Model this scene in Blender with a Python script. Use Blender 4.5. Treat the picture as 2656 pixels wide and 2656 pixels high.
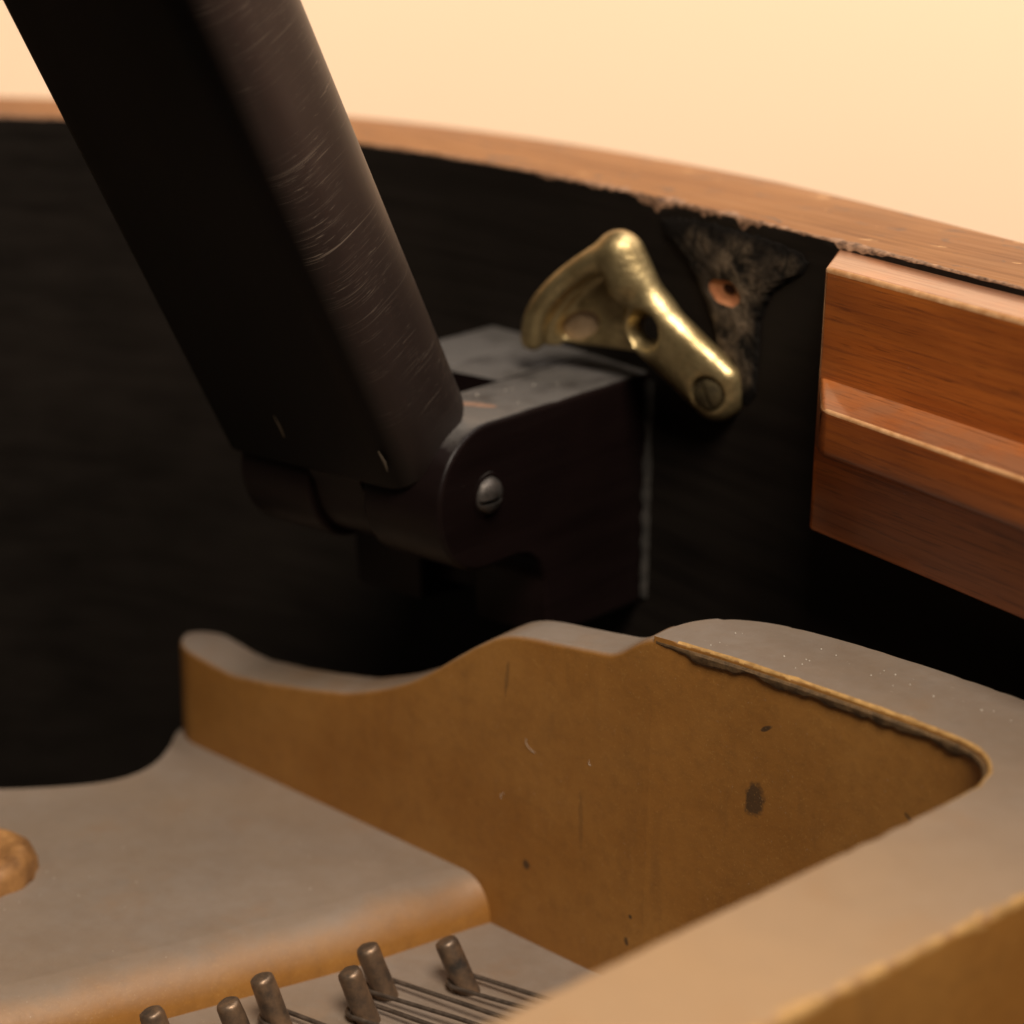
import bpy, bmesh, math, random
import numpy as np
from mathutils import Vector, Matrix, noise
random.seed(7); np.random.seed(7)
scene = bpy.context.scene
for o in list(bpy.data.objects): bpy.data.objects.remove(o)
MM = 0.001
def V(*p): return Vector(p) * MM

# ------------------------------------------------------------------ camera
cam_d = bpy.data.cameras.new('camera'); cam = bpy.data.objects.new('camera', cam_d)
scene.collection.objects.link(cam); scene.camera = cam
FW = Vector((-0.57236, 0.75955, -0.30902)); RT = Vector((0.79527, 0.60603, 0.01660)); UP = Vector((-0.19988, 0.23625, 0.95091))
m = Matrix((RT, UP, -FW)).transposed().to_4x4(); m.translation = V(212.99, -326.23, 98.06)
cam.matrix_world = m
cam_d.sensor_width = 36; cam_d.lens = 74.55; cam_d.clip_start = 0.02; cam_d.clip_end = 20
cam_d.dof.use_dof = True; cam_d.dof.focus_distance = 0.330; cam_d.dof.aperture_fstop = 11
cam_d.dof.aperture_blades = 7

# ------------------------------------------------------------------ world and lamps (indoors)
world = bpy.data.worlds.new('World'); scene.world = world; world.use_nodes = True
bg = world.node_tree.nodes['Background']; bg.inputs[0].default_value = (1.0, 0.86, 0.70, 1); bg.inputs[1].default_value = 0.03
def area(name, loc, target, size, power, color, shape='DISK'):
    d = bpy.data.lights.new(name, 'AREA'); d.shape = shape; d.size = size; d.energy = power; d.color = color
    o = bpy.data.objects.new(name, d); scene.collection.objects.link(o)
    o.location = loc; o.rotation_euler = (Vector(target) - Vector(loc)).to_track_quat('-Z', 'Y').to_euler()
    return o
# ceiling lamp above and to the right, unseen spot added to brighten only the wall behind, softer lamp from the room in front
area('ceiling_lamp', (0.42, 0.62, 1.02), (0.05, -0.10, -0.05), 1.4, 11, (1.0, 0.90, 0.80))
area('room_lamp', (0.62, -0.60, 1.15), (0.05, -0.06, -0.05), 0.6, 26, (1.0, 0.88, 0.74))
sd = bpy.data.lights.new('added_wall_spot', 'SPOT'); sd.energy = 202; sd.color = (1.0, 0.885, 0.825); sd.spot_size = math.radians(96); sd.spot_blend = 0.9; sd.shadow_soft_size = 0.12
so = bpy.data.objects.new('added_wall_spot', sd); scene.collection.objects.link(so); so.location = (0.35, 0.35, 1.45)
so.rotation_euler = (Vector((-0.55, 1.30, -0.12)) - so.location).to_track_quat('-Z', 'Y').to_euler()
scene.view_settings.view_transform = 'Standard'; scene.view_settings.look = 'None'
scene.view_settings.exposure = 0; scene.view_settings.gamma = 1
scene.render.engine = 'CYCLES'
try:
    scene.cycles.use_denoising = True
except Exception: pass

# ------------------------------------------------------------------ helpers
def obj(name, bm_or_mesh, mats, parent=None, smooth=40):
    if isinstance(bm_or_mesh, bmesh.types.BMesh):
        bmesh.ops.recalc_face_normals(bm_or_mesh, faces=bm_or_mesh.faces)
        me = bpy.data.meshes.new(name); bm_or_mesh.to_mesh(me); bm_or_mesh.free()
    else: me = bm_or_mesh
    if not isinstance(mats, (list, tuple)): mats = [mats]
    for mt in mats: me.materials.append(mt)
    if smooth:
        for p in me.polygons: p.use_smooth = True
        me.set_sharp_from_angle(angle=math.radians(smooth))
        for p in me.polygons:
            if len(p.vertices) > 8: p.use_smooth = False
    o = bpy.data.objects.new(name, me); scene.collection.objects.link(o)
    if parent:
        o.parent = parent; o.matrix_parent_inverse = parent.matrix_world.inverted()
    return o
def thing(name, label, cat, loc, group=None):
    o = bpy.data.objects.new(name, None); scene.collection.objects.link(o); o.empty_display_size = 0.01
    o.location = loc; o['label'] = label; o['category'] = cat
    if group: o['group'] = group
    bpy.context.view_layer.update()
    return o
def tag(o, label, cat, group=None):
    o['label'] = label; o['category'] = cat
    if group: o['group'] = group
    return o
def chaikin(P, n=2, closed=True):
    P = [np.array(p, float) for p in P]
    for _ in range(n):
        Q = []; L = len(P)
        for i in range(L if closed else L - 1):
            a, b = P[i], P[(i + 1) % L]; Q += [a * .75 + b * .25, a * .25 + b * .75]
        if not closed: Q = [P[0]] + Q + [P[-1]]
        P = Q
    return P
def resample(P, step, closed=True):
    P = [np.array(p, float) for p in P]
    if closed: P = P + [P[0]]
    out = []
    for a, b in zip(P[:-1], P[1:]):
        k = max(1, int(round(np.linalg.norm(b - a) / step)))
        for i in range(k): out.append(a + (b - a) * i / k)
    if not closed: out.append(P[-1])
    return out
def offset_ring(P, d):
    # inward offset of a closed ring of 2D points (d may be an array)
    P = np.array([p[:2] for p in P]); A = np.roll(P, 1, 0); B = np.roll(P, -1, 0)
    t = B - A; t /= np.linalg.norm(t, axis=1)[:, None] + 1e-12
    area2 = np.sum(P[:, 0] * np.roll(P[:, 1], -1) - np.roll(P[:, 0], -1) * P[:, 1])
    nrm = np.stack([-t[:, 1], t[:, 0]], 1) * (1 if area2 > 0 else -1)
    return P + nrm * np.asarray(d)[..., None] if np.ndim(d) else P + nrm * d
def rings_mesh(bm, rings, cap_top=True, cap_bot=True, closed=True):
    vs = [[bm.verts.new(V(*p)) for p in r] for r in rings]
    n = len(rings[0])
    for a, b in zip(vs[:-1], vs[1:]):
        for i in range(n if closed else n - 1):
            j = (i + 1) % n
            try: bm.faces.new((a[i], a[j], b[j], b[i]))
            except ValueError: pass
    if cap_top: bm.faces.new(vs[-1])
    if cap_bot: bm.faces.new(vs[0][::-1])
    return vs
def lathe(bm, prof, origin, axis, seg=32, cap=True):
    # prof: list of (radius, height) along axis from origin, mm
    axis = Vector(axis).normalized(); x = axis.orthogonal().normalized(); y = axis.cross(x)
    rings = []
    for r, h in prof:
        rings.append([tuple(Vector(origin) + axis * h + (x * math.cos(t) + y * math.sin(t)) * max(r, 0.01)) for t in [2 * math.pi * k / seg for k in range(seg)]])
    return rings_mesh(bm, rings, cap, cap)
def tube(bm, pts, r, seg=8):
    pts = [Vector(p) for p in pts]; rings = []; prev = None
    for i, p in enumerate(pts):
        t = (pts[min(i + 1, len(pts) - 1)] - pts[max(i - 1, 0)]).normalized()
        if prev is None: x = t.orthogonal().normalized()
        else: x = (prev - t * prev.dot(t)).normalized()
        prev = x; y = t.cross(x); rr = r[i] if isinstance(r, (list, tuple)) else r
        rings.append([tuple(p + (x * math.cos(a) + y * math.sin(a)) * rr) for a in [2 * math.pi * k / seg for k in range(seg)]])
    return rings_mesh(bm, rings)
def nz(x, y=0, z=0, s=1.0): return noise.noise(Vector((x * s, y * s, z * s)))

# ------------------------------------------------------------------ materials
class NT:
    def __init__(s, name):
        s.mat = bpy.data.materials.new(name); s.mat.use_nodes = True; s.t = s.mat.node_tree
        s.b = s.t.nodes['Principled BSDF']; s.tc = s.t.nodes.new('ShaderNodeNewGeometry')
    def n(s, typ, **kw):
        nd = s.t.nodes.new(typ)
        for k, v in kw.items():
            if hasattr(nd, k): setattr(nd, k, v)
        return nd
    def l(s, a, b): s.t.links.new(a, b)
    def pos(s, scale=(1, 1, 1), rot=(0, 0, 0), loc=(0, 0, 0)):
        mp = s.n('ShaderNodeMapping'); mp.vector_type = 'POINT'
        mp.inputs['Scale'].default_value = scale; mp.inputs['Rotation'].default_value = rot; mp.inputs['Location'].default_value = loc
        s.l(s.tc.outputs['Position'], mp.inputs['Vector']); return mp.outputs[0]
    def pos_rs(s, scale, rz):
        a = s.pos((1, 1, 1), (0, 0, rz)); mp = s.n('ShaderNodeMapping'); mp.inputs['Scale'].default_value = scale; s.l(a, mp.inputs[0]); return mp.outputs[0]
    def noise(s, vec, scale, detail=4, rough=0.55, dist=0.0):
        nd = s.n('ShaderNodeTexNoise'); nd.inputs['Scale'].default_value = scale; nd.inputs['Detail'].default_value = detail
        nd.inputs['Roughness'].default_value = rough; nd.inputs['Distortion'].default_value = dist
        s.l(vec, nd.inputs['Vector']); return nd.outputs['Fac']
    def voronoi(s, vec, scale):
        nd = s.n('ShaderNodeTexVoronoi'); nd.inputs['Scale'].default_value = scale; s.l(vec, nd.inputs['Vector']); return nd.outputs['Distance']
    def ramp(s, fac, stops):
        nd = s.n('ShaderNodeValToRGB'); e = nd.color_ramp.elements
        while len(e) < len(stops): e.new(0.5)
        for el, (p, c) in zip(e, stops):
            el.position = p; el.color = (c if len(c) == 4 else (*c, 1)) if isinstance(c, tuple) else (c, c, c, 1)
        s.l(fac, nd.inputs[0]); return nd.outputs[0]
    def mix(s, fac, a, b, blend='MIX'):
        nd = s.n('ShaderNodeMix'); nd.data_type = 'RGBA'; nd.blend_type = blend
        for sock, v in ((nd.inputs[0], fac), (nd.inputs[6], a), (nd.inputs[7], b)):
            if isinstance(v, (float, int)): sock.default_value = v if sock is nd.inputs[0] else (v, v, v, 1)
            elif isinstance(v, tuple): sock.default_value = (*v, 1)
            else: s.l(v, sock)
        return nd.outputs[2]
    def math(s, op, a, b=0.0, c=None):
        nd = s.n('ShaderNodeMath'); nd.operation = op
        for i, v in enumerate((a, b, c)):
            if v is None: continue
            if isinstance(v, (float, int)): nd.inputs[i].default_value = v
            else: s.l(v, nd.inputs[i])
        return nd.outputs[0]
    def bump(s, h, strength=0.3, dist=0.001):
        nd = s.n('ShaderNodeBump'); nd.inputs['Strength'].default_value = strength; nd.inputs['Distance'].default_value = dist
        s.l(h, nd.inputs['Height']); s.l(nd.outputs[0], s.b.inputs['Normal']); return nd
    def sep(s, vec):
        nd = s.n('ShaderNodeSeparateXYZ'); s.l(vec, nd.inputs[0]); return nd.outputs
    def col(s, v): s.set('Base Color', v)
    def set(s, k, v):
        if isinstance(v, (float, int)): s.b.inputs[k].default_value = v
        elif isinstance(v, tuple): s.b.inputs[k].default_value = (*v, 1)
        else: s.l(v, s.b.inputs[k])
    def spot(s, cu, cz, ru, rz, ang=0.0, axes=(0, 2), soft=0.35):
        # elliptical stain mask at a fixed place on the surface (mm)
        o = s.sep(s.pos()); wob = s.noise(s.pos(), 700, 3)
        du = s.math('SUBTRACT', o[axes[0]], cu * MM); dz = s.math('SUBTRACT', o[axes[1]], cz * MM)
        c_, s_ = math.cos(ang), math.sin(ang)
        a = s.math('DIVIDE', s.math('ADD', s.math('MULTIPLY', du, c_), s.math('MULTIPLY', dz, s_)), ru * MM)
        b = s.math('DIVIDE', s.math('SUBTRACT', s.math('MULTIPLY', dz, c_), s.math('MULTIPLY', du, s_)), rz * MM)
        d = s.math('SQRT', s.math('ADD', s.math('MULTIPLY', a, a), s.math('MULTIPLY', b, b)))
        d = s.math('ADD', d, s.math('MULTIPLY', s.math('SUBTRACT', wob, 0.5), 1.1))
        return s.ramp(d, [(1 - soft, 1.0), (1.0, 0.0)])

def mat_ebony(name, base=(0.0098, 0.0074, 0.0058), rough=0.5, along=(8, 90, 320), rot=0.0, dusty=0.0, grain=0.6):
    k = NT(name); v = k.pos_rs(along, rot)
    g = k.noise(v, 1.0, 6, 0.65); big = k.noise(k.pos(), 28, 3)
    c = k.mix(k.ramp(g, [(0.3, 0.0), (0.7, 1.0)]), tuple((1 - 0.5 * grain) * x for x in base), tuple((1 + 0.9 * grain) * x for x in base)); c = k.mix(k.ramp(big, [(0.4, 0.0), (0.75, 0.6)]), c, tuple(2.0 * x for x in base))
    sp = k.ramp(k.noise(k.pos(), 1500, 2), [(0.76, 0.0), (0.80, 1.0)]); c = k.mix(k.math('MULTIPLY', sp, 0.10), c, (0.25, 0.23, 0.2))
    k.col(c); k.set('Roughness', k.ramp(g, [(0.2, rough - 0.08), (0.8, rough + 0.12)])); k.set('Specular IOR Level', 0.16)
    if dusty:
        nzv = k.sep(k.tc.outputs['Normal'])[2]; dn = k.noise(k.pos(), 110, 4, 0.6)
        d = k.ramp(k.math('ADD', nzv, k.math('MULTIPLY', k.math('SUBTRACT', dn, 0.5), 0.5)), [(0.80, 0.0), (1.1, 0.8)])
        k.col(k.mix(k.math('MULTIPLY', d, dusty), c, (0.16, 0.15, 0.14)))
    k.bump(g, 0.18, 0.0004); return k.mat
def mat_stick():
    k = NT('worn_ebonised_stick')
    # stick coordinates: X along the world X, Y' across, Z' along the shaft (lean of 29.8 degrees about X)
    rot = (math.radians(-29.8), 0, 0)
    v = k.pos((1, 1, 1), rot)
    mp = k.n('ShaderNodeMapping'); mp.inputs['Scale'].default_value = (60, 60, 14); k.l(v, mp.inputs[0])
    g = k.noise(mp.outputs[0], 1.0, 5)
    c = k.mix(g, (0.0022, 0.0017, 0.0015), (0.005, 0.0036, 0.003))
    big = k.noise(k.pos(), 45, 3); c = k.mix(k.ramp(big, [(0.45, 0.0), (0.7, 0.55)]), c, (0.006, 0.0035, 0.003))
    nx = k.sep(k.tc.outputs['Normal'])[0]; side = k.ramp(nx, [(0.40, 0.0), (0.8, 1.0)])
    sheen_z = k.ramp(k.math('MULTIPLY_ADD', k.sep(k.pos())[2], 9.0, 0.15), [(0.05, 0.30), (0.60, 1.0)])
    worn_sheen = k.math('MULTIPLY', k.math('MULTIPLY', side, sheen_z), k.ramp(k.noise(mp.outputs[0], 0.7, 4), [(0.3, 0.35), (0.7, 1.0)])); c = k.mix(worn_sheen, c, (0.049, 0.0325, 0.0275))  # worn haze on the right face; fading downwards paints in the wall's reflection
    # fine transverse hairline scratches, slightly curved
    def scratch(scale, rz, lo, hi, seed):
        mp2 = k.n('ShaderNodeMapping'); mp2.inputs['Scale'].default_value = scale; mp2.inputs['Rotation'].default_value = rz; mp2.inputs['Location'].default_value = (seed, seed, seed)
        k.l(v, mp2.inputs[0]); n1 = k.noise(mp2.outputs[0], 1.0, 2.0, 0.5, 0.9)
        return k.ramp(n1, [(lo, 0.0), (hi, 1.0)])
    s1 = scratch((30, 45, 4200), (0.40, 0.0, 0), 0.64, 0.71, 3.1)
    s2 = scratch((30, 60, 5200), (0.62, 0.1, 0), 0.655, 0.72, 9.7)
    s3 = scratch((160, 240, 4600), (0.5, 0.3, 0), 0.66, 0.72, 5.2)
    s = k.math('MAXIMUM', k.math('MAXIMUM', s1, s2), s3)
    msk = k.ramp(k.noise(k.pos((1, 1, 1), (0, 0, 0), (0.3, 0.1, 0)), 38, 2), [(0.46, 0.0), (0.62, 1.0)])
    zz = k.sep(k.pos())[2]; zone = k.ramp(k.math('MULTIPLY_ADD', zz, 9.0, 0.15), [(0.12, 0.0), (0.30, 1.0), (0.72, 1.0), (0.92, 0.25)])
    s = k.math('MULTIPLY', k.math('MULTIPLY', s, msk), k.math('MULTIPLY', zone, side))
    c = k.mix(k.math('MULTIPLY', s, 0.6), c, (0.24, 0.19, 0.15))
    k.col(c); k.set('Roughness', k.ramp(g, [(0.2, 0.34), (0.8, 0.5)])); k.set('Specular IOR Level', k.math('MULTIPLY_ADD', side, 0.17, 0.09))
    k.bump(g, 0.12, 0.0004); return k.mat
def mat_wood(name, a, b, dark, along, rot=0.0, rough=0.3, scuffs=0.0, coat=0.35):
    k = NT(name); v = k.pos_rs(along, rot)
    w = k.noise(v, 1.0, 8, 0.62, 0.6); fine = k.noise(k.pos_rs(tuple(x * 4.5 for x in along), rot), 1.0, 4, 0.6)
    c = k.mix(k.ramp(w, [(0.22, 0.0), (0.78, 1.0)]), a, b)
    c = k.mix(k.math('MULTIPLY', k.ramp(fine, [(0.50, 0.0), (0.74, 1.0)]), 0.6), c, dark)
    blot = k.ramp(k.noise(k.pos((0.5, 1, 1.6), (0, 0, rot)), 55, 3), [(0.52, 0.0), (0.8, 0.5)]); c = k.mix(blot, c, dark)
    if scuffs:
        sc = k.ramp(k.noise(k.pos((1, 1.6, 1)), 115, 5, 0.62, 0.9), [(0.60, 0.0), (0.67, 1.0)]); c = k.mix(k.math('MULTIPLY', sc, scuffs), c, (0.075, 0.045, 0.035))
        lt = k.ramp(k.noise(k.pos((1, 1.6, 1), (0, 0, 0), (.2, .2, .2)), 150, 3), [(0.68, 0.0), (0.72, 1.0)]); c = k.mix(k.math('MULTIPLY', lt, scuffs * 0.8), c, (0.62, 0.36, 0.16))
    sp = k.ramp(k.noise(k.pos(), 1300, 2), [(0.74, 0.0), (0.78, 1.0)]); c = k.mix(k.math('MULTIPLY', sp, 0.2), c, (0.6, 0.5, 0.4))
    if not scuffs:
        fig = k.ramp(k.noise(k.pos_rs((14, 60, 85), rot), 1.0, 3, 0.5, 0.8), [(0.40, 0.0), (0.70, 0.55)]); c = k.mix(fig, c, dark)
        up = k.ramp(k.math('ADD', k.sep(k.tc.outputs['Normal'])[2], k.math('MULTIPLY', k.math('SUBTRACT', k.noise(k.pos(), 130, 4), 0.5), 0.4)), [(0.80, 0.0), (1.1, 0.5)]); c = k.mix(up, c, (0.18, 0.125, 0.085))
        po = k.ramp(k.noise(k.pos_rs((130, 2300, 2800), rot), 1.0, 2, 0.5), [(0.58, 0.0), (0.70, 0.45)]); c = k.mix(po, c, (0.045, 0.010, 0.004))
    k.col(c); k.set('Roughness', k.ramp(fine, [(0.3, rough), (0.75, rough + 0.2)])); k.set('Coat Weight', coat); k.set('Coat Roughness', 0.15)
    k.bump(fine, 0.10, 0.0003); return k.mat
def mat_plate(name='bronze_painted_iron', stains=True, dust_amount=1.0):
    k = NT(name)
    n1 = k.noise(k.pos(), 38, 5, 0.6); n2 = k.noise(k.pos(), 420, 4, 0.65); n3 = k.noise(k.pos((1, 1, 0.25)), 160, 4, 0.6)
    c = k.mix(k.ramp(n1, [(0.3, 0.0), (0.7, 1.0)]), (0.262, 0.108, 0.019), (0.345, 0.160, 0.036))
    c = k.mix(k.math('MULTIPLY', k.ramp(n2, [(0.45, 0.0), (0.75, 1.0)]), 0.35), c, (0.17, 0.075, 0.018))
    c = k.mix(k.math('MULTIPLY', k.ramp(n3, [(0.58, 0.0), (0.72, 1.0)]), 0.30), c, (0.13, 0.06, 0.02))
    if stains:
        for sp in ((64.0, -45.0, 1.9, 3.3, -0.15, 0.8), (65.5, -32.5, 1.3, 0.45, 0.6, 0.85), (18.0, -72.5, 1.0, 1.0, 0, 0.8), (41.3, -73.5, 0.5, 0.5, 0, 0.85), (40.7, -78.5, 0.55, 1.0, 0.2, 0.8), (12.7, -39.5, 0.5, 4.5, -0.1, 0.35), (91.5, -38.0, 0.9, 0.45, -0.6, 0.6), (30.0, -60, 0.6, 6.0, 0.05, 0.25)):
            ms = k.spot(*sp[:5]); c = k.mix(k.math('MULTIPLY', ms, sp[5]), c, (0.035, 0.024, 0.016))
    # dust lies on faces that look up
    nzv = k.sep(k.tc.outputs['Normal'])[2]
    dn = k.noise(k.pos(), 60, 4, 0.6)
    d = k.ramp(k.math('ADD', nzv, k.math('MULTIPLY', k.math('SUBTRACT', dn, 0.5), 0.35)), [(0.30, 0.0), (0.80, 0.45 * dust_amount), (0.98, 0.82 * dust_amount)])
    dust_c = k.mix(n2, (0.170, 0.150, 0.130), (0.242, 0.218, 0.194))
    dust_c = k.mix(k.ramp(k.noise(k.pos(), 22, 3), [(0.42, 0.0), (0.62, 0.5)]), dust_c, (0.20, 0.158, 0.118))
    pz = k.sep(k.pos())   # near strut rubbed to tan paint, brightened further to paint in its stronger light
    strut_lit = k.math('MULTIPLY', k.ramp(k.math('MULTIPLY_ADD', pz[1], -12.0, -0.85), [(0.0, 0.0), (0.9, 1.0)]), k.ramp(k.math('MULTIPLY_ADD', pz[0], 20.0, -1.5), [(0.05, 0.0), (0.25, 1.0)]))
    dust_c = k.mix(k.math('MULTIPLY', strut_lit, 0.85), dust_c, (0.38, 0.245, 0.130))
    spk = k.ramp(k.noise(k.pos(), 1900, 2), [(0.70, 0.0), (0.76, 1.0)])
    gl = k.ramp(k.noise(k.pos(), 2600, 1), [(0.62, 0.0), (0.74, 0.25)]); c = k.mix(gl, c, (0.52, 0.30, 0.09))
    mot = k.noise(k.pos(), 170, 5, 0.7); dust_c = k.mix(k.math('MULTIPLY', k.ramp(mot, [(0.40, 0.0), (0.75, 0.30)]), k.math('SUBTRACT', 1.0, k.math('MULTIPLY', strut_lit, 0.75))), dust_c, (0.115, 0.088, 0.066))
    c = k.mix(d, c, dust_c)
    c = k.mix(k.math('MULTIPLY', spk, 0.16), c, (0.62, 0.55, 0.45))
    k.col(c); k.set('Metallic', k.math('MULTIPLY_ADD', d, -0.15, 0.15)); k.set('Roughness', k.math('MULTIPLY_ADD', d, 0.02, 0.52)); k.set('Specular IOR Level', 0.45)
    k.bump(k.math('ADD', n2, k.math('MULTIPLY', n1, 1.5)), 0.16, 0.0006); return k.mat
def mat_simple(name, a, b, scale=300, rough=0.5, metal=0.0, bump=0.2, spec=0.5, stretch=(1, 1, 1)):
    k = NT(name); n = k.noise(k.pos(stretch), scale, 5, 0.62)
    k.col(k.mix(k.ramp(n, [(0.32, 0.0), (0.68, 1.0)]), a, b)); k.set('Roughness', rough); k.set('Metallic', metal); k.set('Specular IOR Level', spec)
    k.bump(n, bump, 0.0005); return k.mat
def mat_brass():
    k = NT('tarnished_brass'); n = k.noise(k.pos(), 130, 5, 0.6); f = k.noise(k.pos(), 700, 4, 0.6)
    c = k.mix(k.ramp(n, [(0.35, 0.0), (0.68, 1.0)]), (0.34, 0.25, 0.115), (0.60, 0.465, 0.235))
    c = k.mix(k.math('MULTIPLY', k.ramp(f, [(0.5, 0.0), (0.72, 1.0)]), 0.5), c, (0.12, 0.085, 0.035))
    k.col(c); k.set('Metallic', 0.85); k.set('Roughness', k.ramp(f, [(0.25, 0.29), (0.75, 0.50)])); k.bump(k.math('ADD', f, n), 0.3, 0.0006); return k.mat
def mat_fuzz():
    k = NT('mouldy_glue_residue'); n = k.noise(k.pos(), 210, 6, 0.7, 0.4); b = k.noise(k.pos(), 75, 3)
    c = k.mix(k.ramp(n, [(0.38, 0.0), (0.66, 1.0)]), (0.010, 0.0085, 0.007), (0.24, 0.175, 0.115)); c = k.mix(k.ramp(b, [(0.40, 0.75), (0.57, 0.0)]), c, (0.014, 0.011, 0.009))
    an = k.n('ShaderNodeAttribute'); an.attribute_name = 'fade'; fd = k.ramp(k.math('ADD', an.outputs['Fac'], k.math('MULTIPLY', k.math('SUBTRACT', k.noise(k.pos(), 160, 4), 0.5), 1.0)), [(0.15, 0.0), (0.75, 1.0)])
    c = k.mix(fd, (0.0085, 0.0068, 0.0056), c)
    k.col(c); k.set('Roughness', 0.95); k.set('Specular IOR Level', 0.1); k.bump(n, 0.8, 0.0012); return k.mat

M = dict(
    rim_dark=mat_ebony('ebonised_rim', rot=0.2), block=mat_ebony('ebonised_block', (0.0058, 0.0030, 0.0028), 0.38, (40, 14, 200), 0.0, 0.75, 0.35),
    stick=mat_stick(),
    rim_top=mat_wood('varnished_rim_top', (0.18, 0.060, 0.010), (0.28, 0.112, 0.022), (0.085, 0.027, 0.008), (8, 170, 170), 0.3, 0.5, 0.9, 0.0),
    chip=mat_simple('splintered_wood', (0.05, 0.022, 0.012), (0.42, 0.235, 0.135), 700, 0.6, 0, 0.5, 0.5, (1, 1, 2)),
    mahogany=mat_wood('polished_mahogany', (0.33, 0.075, 0.010), (0.56, 0.165, 0.026), (0.12, 0.024, 0.005), (12, 330, 430), 0.346, 0.28, 0.0, 0.5),
    woodedge=mat_simple('rubbed_varnish_highlight', (0.42, 0.19, 0.07), (0.66, 0.38, 0.19), 400, 0.3, 0, 0.2),
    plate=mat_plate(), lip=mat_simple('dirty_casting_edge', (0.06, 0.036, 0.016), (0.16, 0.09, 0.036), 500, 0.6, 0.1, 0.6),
    brass=mat_brass(), fuzz=mat_fuzz(), rawhole=mat_simple('raw_wood_hole', (0.42, 0.14, 0.055), (0.62, 0.27, 0.12), 500, 0.8),
    iron=mat_simple('dark_iron_screw', (0.04, 0.034, 0.03), (0.13, 0.115, 0.105), 450, 0.5, 0.8, 0.25),
    pin=mat_simple('rusty_hitch_pin', (0.07, 0.058, 0.049), (0.27, 0.17, 0.10), 260, 0.42, 0.6, 0.5),
    string=mat_simple('old_steel_string', (0.075, 0.055, 0.042), (0.17, 0.13, 0.10), 600, 0.45, 0.7, 0.2),
    worn=mat_simple('worn_edge_highlight', (0.30, 0.165, 0.055), (0.58, 0.34, 0.12), 500, 0.5, 0.2, 0.4), glue=mat_simple('dusty_glue_line', (0.014, 0.012, 0.010), (0.04, 0.034, 0.028), 420, 0.9, 0, 0.6), dust=mat_simple('pale_lint', (0.5, 0.45, 0.38), (0.65, 0.6, 0.52), 300, 0.9),
)
k = NT('peach_wall_paint'); n = k.noise(k.pos(), 3, 3)
k.col(k.mix(n, (0.87, 0.635, 0.425), (0.89, 0.66, 0.445))); k.set('Roughness', 0.8); k.set('Specular IOR Level', 0.1); M['wall'] = k.mat

# ------------------------------------------------------------------ setting: the plain wall behind; its unseen arc is added for reflections
bm = bmesh.new()
fa = math.atan2(FW.y, FW.x); rows_ = []
for q in range(49):
    a = fa + math.radians(55 - q * 3.0); c_, s_ = math.cos(a), math.sin(a)
    ring = [(0.21 + r_ * c_, -0.33 + r_ * s_, z_) for r_, z_ in ((1.75, -1.3), (1.75, 1.7), (1.85, 1.7), (1.85, -1.3))]
    rows_.append([tuple(x / MM for x in p) for p in ring])
rings_mesh(bm, rows_)
w = obj('wall', bm, M['wall'], smooth=30); w['kind'] = 'structure'

# ------------------------------------------------------------------ piano rim
H = 33.5
CO = (6.07e-6, -1.065e-3, -0.3038, -2.1)
def wallN(u):
    uu = min(max(u, -185.0), 105.0); v = ((CO[0] * uu + CO[1]) * uu + CO[2]) * uu + CO[3]
    dv = (3 * CO[0] * uu + 2 * CO[1]) * uu + CO[2]
    return v + dv * (u - uu)
def wallDir(u):
    d = Vector((2.0, wallN(u + 1) - wallN(u - 1), 0)).normalized(); return d, Vector((-d.y, d.x, 0))   # tangent, outward normal
piano = thing('piano_case', 'curved grand piano rim, black inside, worn varnished brown top edge', 'piano case', V(0, 0, -200))
us = []; u = -300.0
while u < 240: us.append(u); u += 0.5 if -110 < u < 110 else 3.0
rows = []; matrow = None
for u in us:
    t, nrm = wallDir(u); P = Vector((u, wallN(u), 0))
    amp = math.exp(-((u - 16) / 38) ** 2) * 1.7 + 0.15
    c1 = max(0.0, nz(u, 3.3, 0, 0.11) * 1.6 + nz(u, 1.7, 4, 0.45) * 0.9 + 0.25) * amp
    rr = 0.45 + 1.25 * c1
    rz = 0.4 + 1.5 * max(0.0, nz(u, 8.8, 1, 0.16) + nz(u, 2, 7, 0.6) * 0.5 + 0.2) * amp
    ow = 33 - 0.075 * min(120, max(0, u))
    prof = [(0, -200), (0, -120), (0, -60), (0, -20), (0, 0), (0, 15), (0, 26), (0, H - rz - 1.2), (0, H - rz)]
    for j in range(1, 7):
        a = j / 7 * math.pi / 2; wob = nz(u, j * 1.7, 9, 0.9) * 0.28 * c1
        prof.append((rr * (1 - math.cos(a)) + wob, H - rz + rz * math.sin(a) + wob * 0.4))
    prof += [(rr, H), (rr + 1.5, H), (rr + 5, H), (18, H), (ow - 2, H), (ow - 0.6, H - 0.45), (ow, H - 1.6), (ow, -200)]
    rows.append([tuple(P + nrm * o_ + Vector((0, 0, z_))) for o_, z_ in prof])
bm = bmesh.new(); vsr = [[bm.verts.new(V(*p)) for p in r] for r in rows]
npf = len(rows[0])
for i in range(len(vsr) - 1):
    for j in range(npf - 1):
        fc = bm.faces.new((vsr[i][j], vsr[i + 1][j], vsr[i + 1][j + 1], vsr[i][j + 1]))
        fc.material_index = 0 if j < 8 else (1 if j < 15 else 2)
obj('rim', bm, [M['rim_dark'], M['chip'], M['rim_top']], piano, 50)
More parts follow.
